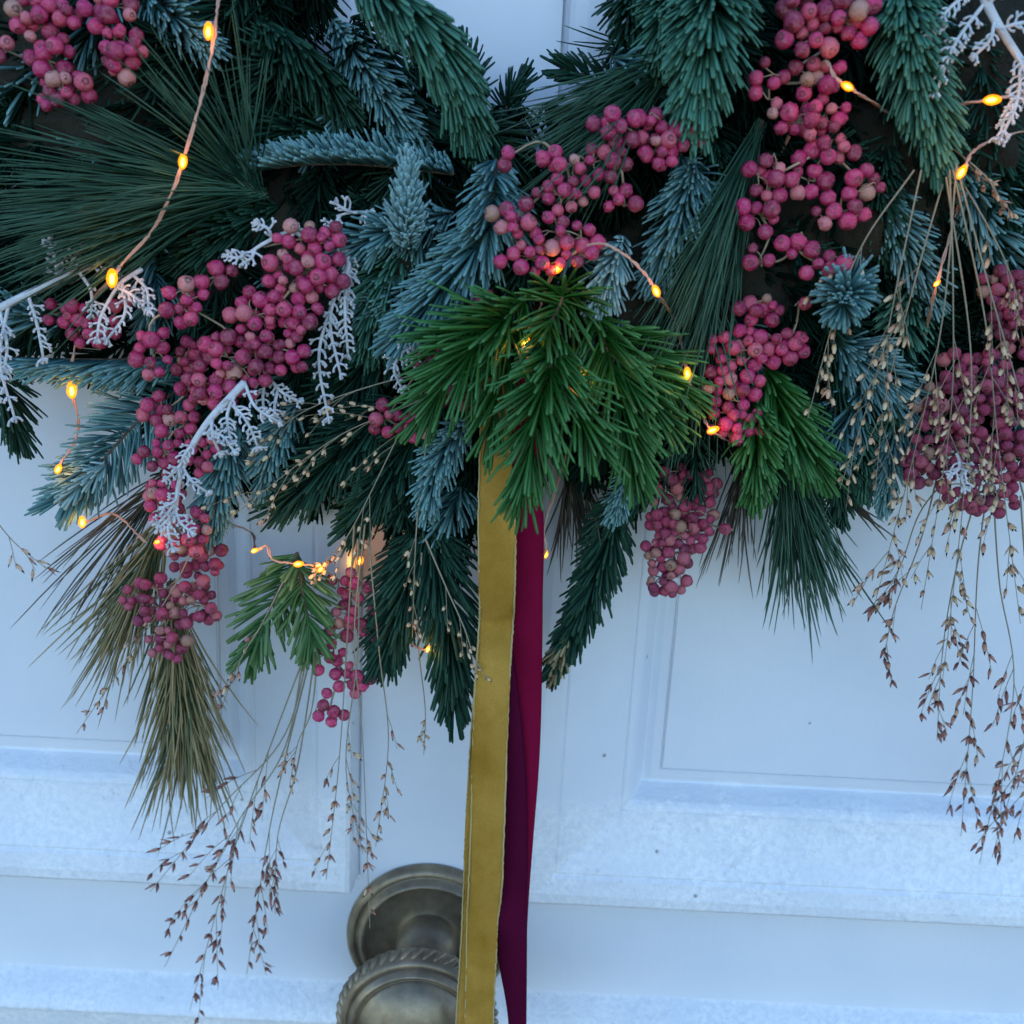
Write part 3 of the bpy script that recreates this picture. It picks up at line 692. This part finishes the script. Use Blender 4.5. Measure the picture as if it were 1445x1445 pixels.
berries('pink berry bunch in the middle with a light glowing inside', (850, 130, .085),
        [(870, 180, 38, 26), (800, 235, 44, 26), (860, 228, 42, 26), (725, 312, 34, 30), (800, 275, 44, 24), (880, 280, 28, 20), (790, 330, 50, 30), (750, 365, 44, 26), (715, 222, 16, 18), (820, 350, 26, 26)], .132, 11.5, fill=.85)
berries('few pink berries right of the middle bunch, above the blue fir', (950, 130, .085), [(918, 165, 22, 24), (935, 205, 36, 30), (980, 195, 18, 22)], .128, 11.5)
berries('tiny pair of berry groups left of the centre, tucked under green spray', (650, 470, .075), [(545, 590, 26, 22), (585, 600, 30, 20), (620, 505, 36, 24), (640, 560, 26, 22), (690, 425, 22, 14)], .112, 10.5)
berries('pink berry bunch crossing the top edge at the right', (1190, -60, .09), [(1130, 10, 40, 32), (1200, 15, 46, 34), (1150, 55, 48, 24), (1210, 48, 28, 22)], .128, 13)
berries('tall loose bunch of pink berries right of the long pine needles', (1180, 60, .09),
        [(1085, 118, 22, 34), (1155, 110, 44, 28), (1140, 165, 60, 34), (1165, 210, 48, 26), (1090, 250, 42, 30), (1140, 255, 32, 20), (1075, 305, 32, 24), (1215, 258, 34, 26), (1185, 300, 40, 26), (1070, 370, 20, 22), (1125, 348, 36, 16), (1165, 378, 38, 18)], .122, 12, fill=.85)
berries('pink berry bunch above the low right lights, beside green fir', (1090, 400, .085), [(1065, 440, 36, 24), (1055, 490, 56, 34), (1110, 490, 28, 24), (1035, 545, 48, 32), (1035, 595, 42, 30), (1128, 428, 12, 10)], .112, 11, fill=.95)
berries('dense tapering bunch of small dusty berries right of the ribbons', (990, 620, .07), [(965, 690, 54, 34), (960, 735, 52, 34), (950, 780, 42, 30), (942, 820, 32, 24), (1028, 748, 10, 8)], .088, 9.8, 'dusky', close=1.55, fill=1.2, thick=.6)
berries('big dusky berry cluster at the right edge under the dry seed heads', (1420, 370, .08),
        [(1420, 405, 36, 34), (1440, 460, 44, 40), (1375, 530, 60, 40), (1340, 580, 50, 44), (1420, 560, 46, 44), (1350, 640, 70, 44), (1425, 640, 46, 40), (1385, 695, 56, 34), (1305, 655, 34, 32), (1500, 520, 44, 60), (1490, 640, 40, 40)], .105, 10.5, 'dusky', close=1.6, fill=1.05)

# ------------------------------------------------------------------ silver-white felted twigs
SG = 'silver-white twigs in the wreath'
def silver(label, main, rmain, branches, h):
    """main: photo points; branches: (fraction, dx, dy) side twigs, each set with short forked stubs"""
    s = pxm(h); mp = catmull([P(*q) for q in main], 16)
    th = thing('silver_twig', label, 'silver twig', mp[0], SG)
    b = MB(); b.tube(mp, np.linspace(rmain, rmain*.55, 16)*s, 8); b.build('main_stem', M['frost'], th)
    for (f, dx, dy) in branches:
        t_ = MB(); i = int(f*15); a = mp[i]; q = px_of(a); hh = -a[1]
        L = math.hypot(dx, dy); bend = rng.uniform(-.22, .22)
        pts = [a, P(q[0]+dx*.5 - dy*bend, q[1]+dy*.5 + dx*bend, hh+.003), P(q[0]+dx, q[1]+dy, hh+rng.uniform(-.002, .004))]
        c = catmull(pts, 12); t_.tube(c, np.linspace(2.6, 1.9, 12)*s, 6)
        ax = nrm(np.gradient(c, axis=0)); n = max(4, int(L/8.5))
        for k in range(n):
            u = .22 + .78*k/(n-1); j = min(11, int(u*11)); base = c[j]
            for sg in (-1, 1):
                if rng.random() < .2: continue
                fr = nrm(CAM-base); side = nrm(nrm(np.cross(ax[j], fr))*sg + fr*rng.normal(0, .5))
                l = rng.uniform(8, 20)*s*(1 - .25*u)
                d = nrm(side + ax[j]*rng.uniform(.2, .7) + fr*rng.uniform(-.3, .6)); e = base + d*l*.6; e2 = e + nrm(d*.6+ax[j]*.8)*l*.45
                t_.tube(catmull([base, e, e2], 5), np.array([1.6, 1.6, 1.5, 1.6, 2.0])*s, 5)
                if rng.random() < .5:
                    t_.tube([e, e + nrm(d + fr*.7 - ax[j]*.2)*l*.38], np.array([1.5, 1.8])*s, 5)
        for k in range(5):    # forked tip
            d = nrm(ax[-1] + rng.normal(0, .55, 3)); t_.tube([c[-1], c[-1]+d*8*s], np.array([1.8, 2.1])*s, 5)
        t_.build('side_twig', M['frost'], th)
silver('thick silver twig entering at the left edge with drooping side twigs', [(-40, 455, .115), (60, 405, .118), (170, 358, .112)], 6.2,
       [(.30, 8, 160), (.42, 22, 90), (.22, -6, 120), (.60, -12, -55), (.72, 20, -38), (.85, 30, -8), (.75, 18, 60), (.95, 45, 60)], .118)
silver('small silver twig dropping below the lowest light of the upper wire', [(200, 380, .115), (170, 400, .12), (150, 430, .12)], 3.6, [(.5, -20, 80), (.2, 22, 50), (.9, -18, 55), (.6, 40, 30)], .12)
silver('long white stem curving down in front of the narrow berry chain', [(345, 540, .128), (290, 600, .13), (258, 660, .128), (245, 735, .122)], 5.6,
       [(.02, 48, 55), (.1, -8, 70), (.3, 10, 50), (.45, 48, 24), (.62, -28, 30), (.68, 34, 34), (.97, -4, 52), (.98, 22, 30), (.9, -26, 34), (.8, -20, 26), (.52, -22, 38), (.96, -24, 26), (.18, 42, 66)], .128)
silver('silver twig with long hanging tips right of the largest berry cluster', [(480, 330, .105), (492, 375, .112), (470, 420, .112)], 4.0,
       [(.3, -2, 100), (.5, -12, 155), (.7, 4, 110), (.95, -10, 175), (.1, 14, 60)], .112)
silver('small silver twig standing up above the largest berry cluster', [(400, 330, .118), (370, 345, .122), (340, 365, .12)], 3.2, [(.3, -20, -22), (.7, -16, 20), (.0, 20, -6), (.9, -28, 2)], .12)
silver('two silver tips showing behind the right side of the largest berry cluster', [(370, 520, .11), (385, 540, .112), (395, 550, .112)], 3.2, [(.2, -4, 55), (.9, -6, 42), (.5, 36, 26)], .112)
silver('little silver twig hanging left of the green spray', [(575, 455, .11), (568, 480, .112), (566, 500, .112)], 3.0, [(.2, -18, 40), (.9, 0, 52), (.4, 16, 36)], .112)
silver('little silver shoot in the dark beside the level blue sprig', [(520, 300, .10), (495, 300, .102), (475, 305, .102)], 2.6, [(.5, -22, -12), (.9, -18, 18), (.2, 10, 18)], .102)
silver('branching silver twig at the top right corner', [(1370, -60, .125), (1400, 20, .13), (1470, 130, .128)], 7.5,
       [(.05, -60, 40), (.30, -72, 70), (.45, -70, 128), (.52, 30, -60), (.75, 22, 72), (.8, -28, 110), (.95, -50, 78), (.35, 60, -40), (.62, 58, -10), (.15, 40, -30), (.55, -26, 50)], .13)
silver('tiny silver sprig low among the dusky berries', [(1350, 640, .118), (1356, 655, .12), (1358, 668, .12)], 2.6, [(.3, -10, 22), (.9, 4, 24), (.6, 16, 14)], .12)

# ------------------------------------------------------------------ dry grass with seeds
GG = 'dry seeding grass in the wreath'
def seed_geo(sb, p, d, L, wd):
    d = nrm(d); a = nrm(np.cross(d, [.3, 1, .2])); b_ = np.cross(d, a); V = [p]; K = 6
    tt = (.18, .42, .70); ww = (.75, 1.0, .55)
    for t_, w_ in zip(tt, ww):
        for j in range(K):
            an = 2*math.pi*j/K; V.append(p + d*L*t_ + (a*math.cos(an) + b_*math.sin(an)*.7)*wd*.5*w_)
    V.append(p + d*L); F = []
    for j in range(K):
        F.append((0, 1+j, 1+(j+1) % K))
        for i in range(2):
            q = 1+i*K+j; w = 1+i*K+(j+1) % K; F += [(q, w, w+K), (q, w+K, q+K)]
        F.append((1+2*K+j, 1+3*K, 1+2*K+(j+1) % K))
    r_ = rng.random() if seed_geo.straw is None else min(1, max(0, rng.normal(seed_geo.straw, .18)))
    sb.add(V, F, np.tile([r_, .5, rng.random()], (len(V), 1)))
    if rng.random() < .22:    # an open husk beside the grain
        d2 = nrm(d + a*rng.choice([-.5, .5])); V2 = [p, p+d2*L*.5+a*wd*.3, p+d2*L*.9, p+d2*L*.5-a*wd*.3, p+d2*L*.45+b_*wd*.25]
        sb.add(V2, [(0,1,4), (1,2,4), (2,3,4), (3,0,4), (0,3,1), (1,3,2)], np.tile([r_*.9, .5, .3], (5, 1)))
seed_geo.straw = None
def grass(label, stems, h, seedpx=(13, 21), straw=None, dens=1.0):
    """stems: (points (px,py,h), start fraction of seeds, number of side branches, side length)"""
    s = pxm(h); root = P(*stems[0][0][0]); th = thing('grass_spray', label, 'dry grass', root, GG)
    seed_geo.straw = straw
    for pts, f0, nbch, bl in stems:
        stb = MB(); sb = MB(); c = catmull([P(*q) for q in pts], 26); stb.tube(c, np.linspace(1.35, .5, 26)*s, 4, cap=False)
        axs = nrm(np.gradient(c, axis=0))
        def row(cc, g0, gap):
            l = np.linalg.norm(cc[-1]-cc[0]); n = max(2, int(l*(1-g0)/(gap*s))); av = nrm(np.gradient(cc, axis=0))
            for k in range(n):
                u = g0 + (1-g0)*(k+rng.uniform(-.3, .3)+.5)/n; j = min(len(cc)-1, max(0, int(u*(len(cc)-1))))
                sd_ = nrm(np.cross(av[j], CAM-cc[j]))*rng.choice([-1, 1]); d = nrm(av[j] + sd_*rng.uniform(.15, .5) + rng.normal(0, .12, 3))
                ped = cc[j] + d*rng.uniform(1, 5)*s; stb.tube([cc[j], ped], np.array([.5, .45])*s, 3, cap=False)
                seed_geo(sb, ped, d, rng.uniform(*seedpx)*s*1.12, rng.uniform(4.2, 7.2)*s)
        row(c, max(f0, .72), 17/dens)
        for k in range(nbch):
            u = f0 + (.92-f0)*(k+rng.random())/max(1, nbch); j = int(u*25); q = px_of(c[j]); L = bl*rng.uniform(.6, 1.15)*(1.1-.5*u)
            dr = px_of(c[min(25, j+2)]) - px_of(c[max(0, j-2)]); a = math.atan2(dr[1], dr[0]) + rng.choice([-1, 1])*rng.uniform(.15, .5)
            hh = -c[j][1]; e = P(q[0]+L*math.cos(a), q[1]+L*math.sin(a)+L*.06, max(.01, hh+rng.uniform(-.006, .006)))
            m_ = P(q[0]+L*.5*math.cos(a), q[1]+L*.5*math.sin(a)-L*.03, hh)
            br = catmull([c[j], m_, e], 12); stb.tube(br, np.linspace(.7, .42, 12)*s, 3, cap=False); row(br, .35, 15/dens)
        stb.build('stem', M['stem'], th); sb.build('seeds', M['seed'], th, kind='stuff')
grass('long reddish grass spray hanging lowest at the bottom left', [
    ([(440, 900, .08), (390, 1030, .075), (330, 1200, .06), (268, 1425, .05)], .42, 7, 130),
    ([(440, 900, .08), (400, 1040, .075), (310, 1140, .06), (212, 1258, .05)], .50, 5, 90),
    ([(430, 920, .08), (400, 1060, .075), (330, 1170, .06), (232, 1365, .05)], .55, 5, 100),
    ([(445, 900, .08), (400, 1080, .07), (375, 1200, .055), (348, 1375, .05)], .60, 5, 100),
    ([(445, 920, .08), (420, 1080, .07), (392, 1180, .055), (388, 1290, .05)], .62, 3, 60)], .055, (14, 24), .15)
grass('thin grass spray hanging beside the lowest small berries, above the knob', [
    ([(500, 740, .10), (490, 900, .095), (478, 1080, .085), (460, 1242, .08)], .62, 2, 70),
    ([(505, 760, .10), (505, 920, .095), (488, 1080, .085), (512, 1205, .08)], .55, 4, 70),
    ([(520, 760, .10), (535, 920, .095), (548, 1050, .085), (530, 1195, .08)], .55, 4, 60),
    ([(515, 740, .10), (500, 900, .10), (512, 1050, .10), (522, 1310, .10)], .84, 1, 40)], .09, (13, 20), .5)
grass('fine grass stems crossing the dark fir left of the ribbons', [
    ([(700, 480, .11), (600, 560, .11), (470, 620, .112), (320, 735, .112)], .35, 9, 120),
    ([(640, 480, .11), (570, 600, .11), (500, 740, .108), (440, 830, .10)], .35, 7, 100),
    ([(605, 600, .112), (590, 720, .112), (585, 800, .11), (582, 900, .10)], .5, 3, 60),
    ([(640, 520, .11), (540, 540, .112), (430, 580, .112), (350, 640, .11)], .4, 6, 90)], .11, (10, 16), .9)
grass('wispy grass spray lying beside the left edge of the gold ribbon', [
    ([(600, 760, .115), (630, 830, .12), (660, 900, .122), (672, 960, .122)], .3, 4, 60),
    ([(595, 780, .10), (590, 900, .09), (600, 1000, .085), (598, 1065, .08)], .68, 1, 40)], .11, (10, 16), .85)
grass('bit of dry grass sticking in from the left edge over the door', [([(-60, 640, .06), (-15, 720, .06), (20, 765, .06), (66, 803, .06)], .4, 2, 50)], .06, (14, 22), .6)
grass('pale grass heads over the fir between the two right berry bunches', [
    ([(1290, 240, .125), (1220, 340, .128), (1180, 440, .125), (1140, 590, .12)], .30, 6, 100),
    ([(1300, 240, .125), (1270, 380, .128), (1240, 520, .125), (1185, 690, .115)], .35, 8, 110),
    ([(1330, 260, .125), (1290, 400, .128), (1250, 560, .12), (1235, 690, .11)], .3, 8, 100)], .12, (14, 22), .85)
grass('curtain of dry grass over the dusky berries at the right', [
    ([(1340, 240, .13), (1345, 420, .132), (1340, 600, .125), (1300, 860, .10)], .42, 8, 120),
    ([(1345, 240, .13), (1390, 450, .132), (1410, 640, .125), (1440, 880, .11)], .40, 8, 120),
    ([(1350, 230, .13), (1330, 450, .132), (1290, 640, .12), (1235, 850, .10)], .38, 8, 110),
    ([(1335, 250, .13), (1370, 500, .132), (1360, 700, .12), (1330, 960, .09)], .42, 8, 120),
    ([(1350, 235, .13), (1400, 420, .135), (1440, 560, .13), (1500, 800, .11)], .35, 8, 110)], .12, (14, 22), .75, dens=1.1)
grass('long hanging grass with purplish seeds at the lower right', [
    ([(1330, 640, .10), (1300, 760, .08), (1262, 860, .06), (1246, 935, .05)], .45, 3, 70),
    ([(1400, 640, .11), (1380, 800, .09), (1372, 980, .06), (1356, 1180, .05)], .40, 7, 110),
    ([(1390, 660, .11), (1350, 800, .09), (1330, 920, .06), (1322, 1045, .05)], .45, 6, 90),
    ([(1400, 660, .11), (1410, 820, .09), (1430, 980, .06), (1382, 1220, .05)], .50, 6, 110),
    ([(1440, 700, .11), (1450, 860, .09), (1450, 1020, .06), (1400, 1210, .05)], .50, 5, 100),
    ([(1430, 640, .11), (1470, 820, .09), (1480, 980, .06), (1430, 1190, .05)], .50, 5, 100),
    ([(1360, 650, .10), (1300, 720, .08), (1270, 800, .06), (1232, 860, .055)], .5, 4, 60)], .06, (14, 23), .25, dens=1.1)
grass('few seed heads caught between straw coloured pine and light green fir', [
    ([(300, 690, .09), (260, 800, .10), (200, 900, .09), (108, 1035, .07)], .45, 3, 60),
    ([(400, 820, .10), (370, 880, .10), (340, 930, .10), (312, 1000, .09)], .4, 3, 50),
    ([(450, 900, .09), (440, 1000, .085), (420, 1050, .08), (408, 1112, .08)], .5, 2, 50)], .09, (13, 20), .5)
grass('dry brown seed heads above the right light in the curly fir', [
    ([(1330, 200, .11), (1370, 230, .125), (1400, 260, .128), (1420, 300, .125)], .2, 5, 60),
    ([(1330, 210, .11), (1400, 330, .125), (1430, 400, .125), (1440, 460, .12)], .3, 5, 60)], .12, (12, 20), .7)

# ------------------------------------------------------------------ bare stalks and twigs
# ------------------------------------------------------------------ string of amber fairy lights
ls = thing('fairy_lights', 'string of amber fairy lights on copper wire wound through the wreath', 'fairy lights', P(295, 40, .12))
wires = [[(330, -60, .08), (310, -5, .11), (301, 60, .126), (285, 135, .13), (262, 215, .134), (243, 270, .134), (215, 325, .13), (175, 370, .128), (158, 392, .128), (120, 440, .10), (104, 500, .095), (101, 550, .092), (110, 590, .088), (105, 625, .086), (82, 663, .09), (98, 700, .075), (115, 737, .075), (160, 725, .07), (205, 765, .08)],
         [(222, 765, .10), (290, 735, .04), (352, 750, .05), (360, 777, .095), (376, 770, .10), (386, 790, .105), (421, 796, .108), (453, 803, .10), (520, 850, .06), (605, 918, .09), (700, 860, .07), (766, 785, .102), (768, 740, .10), (800, 640, .08), (820, 533, .11)],
         [(820, 533, .11), (780, 510, .12), (742, 484, .125), (760, 440, .10), (785, 378, .125), (835, 345, .135), (870, 352, .138), (905, 380, .138), (926, 410, .14)],
         [(926, 410, .14), (955, 460, .10), (970, 527, .125), (985, 570, .10), (1005, 607, .12), (1060, 640, .07)],
         [(1060, 300, .07), (1120, 180, .09), (1160, 90, .125), (1178, 108, .138), (1196, 122, .14), (1225, 140, .13), (1280, 170, .08), (1340, 150, .12), (1400, 140, .136), (1460, 130, .12)],
         [(1460, 180, .09), (1385, 205, .12), (1360, 242, .135), (1350, 300, .09), (1322, 400, .115), (1300, 500, .07)]]
for k, w in enumerate(wires):
    b = MB(); c = catmull([P(*q) for q in w], 26*len(w)//2)
    c = c + rng.normal(0, .00012, c.shape)
    tt = np.linspace(0, 60, len(c)); off = np.stack([np.cos(tt), np.zeros(len(c)), np.sin(tt)*.4], 1)*.00048
    b.tube(c + off, .00044, 5); b.tube(c - off, .00044, 5)
    b.build('wire', M['copper'], ls)
def drop_mesh(name, mat, k, ns=10):
    me = bpy.data.meshes.new(name); pr = [(0, -1), (.45, -.85), (.85, -.45), (1, 0), (.85, .45), (.6, .8), (.35, .97), (0, 1)]
    V = [(0, 0, -1)]; F = []
    for r, z in pr[1:-1]:
        for j in range(ns): V.append((r*math.cos(2*math.pi*j/ns), r*math.sin(2*math.pi*j/ns), z))
    V.append((0, 0, 1)); L = len(pr)-2
    for j in range(ns):
        F.append((0, 1+(j+1) % ns, 1+j)); F.append((len(V)-1, 1+(L-1)*ns+j, 1+(L-1)*ns+(j+1) % ns))
        for i in range(L-1):
            q = 1+i*ns+j; w = 1+i*ns+(j+1) % ns; F.append((q, w, w+ns, q+ns))
    me.from_pydata(V, [], F); me.polygons.foreach_set('use_smooth', [True]*len(me.polygons)); me.materials.append(M[mat]); return me
lensm, chipm = drop_mesh('bulb', 'lens', 1), drop_mesh('led', 'chip', .5)
bulbs = [(294, 44, .128, 8, 80), (258, 228, .137, 12, 75), (158, 393, .131, 8, 95), (101, 551, .095, 5, 90), (82, 662, .093, 30, 60), (116, 737, .08, 5, 70), (222, 765, .108, 60, 45), (359, 777, .10, 60, 45),
         (508, 792, .02, 20, 60), (421, 796, .112, 75, 60), (453, 803, .105, 40, 50), (604, 916, .095, 20, 45), (770, 782, .100, 0, 50), (820, 532, .128, 60, 40), (742, 484, .134, 20, 60), (785, 380, .128, 60, 70), (926, 411, .142, -30, 65),
         (970, 527, .128, -10, 65), (1006, 607, .124, 60, 65), (1196, 122, .142, -70, 65), (1400, 141, .138, 85, 80), (1357, 243, .138, 20, 70), (1322, 400, .118, 40, 40)]
for (x, y, h, tilt, sz) in bulbs:
    s = pxm(h)*sz/70; p = P(x, y, h); o = bpy.data.objects.new('bulb', lensm); C.objects.link(o); o.parent = ls
    o.location = p - world_loc(ls); o.scale = (5.6*s, 5.6*s, 9.6*s); o.rotation_euler = (.2, rad(tilt), 0)
    i_ = bpy.data.objects.new('led', chipm); C.objects.link(i_); i_.parent = o; i_.location = (0, 0, -.1); i_.scale = (.42, .42, .55)
    if True:
        pl = bpy.data.lights.get('led_light') if not (760 < x < 775) else None
    if pl is not None or not bpy.data.lights.get('led_light'):
        pl = bpy.data.lights.get('led_light') or bpy.data.lights.new('led_light', 'POINT'); pl.energy = .0013; pl.color = (1, .42, .08); pl.shadow_soft_size = .003
        lo = bpy.data.objects.new('led_light', pl); C.objects.link(lo); lo.parent = ls; lo.location = p - world_loc(ls) + np.array([0, -.006, 0])
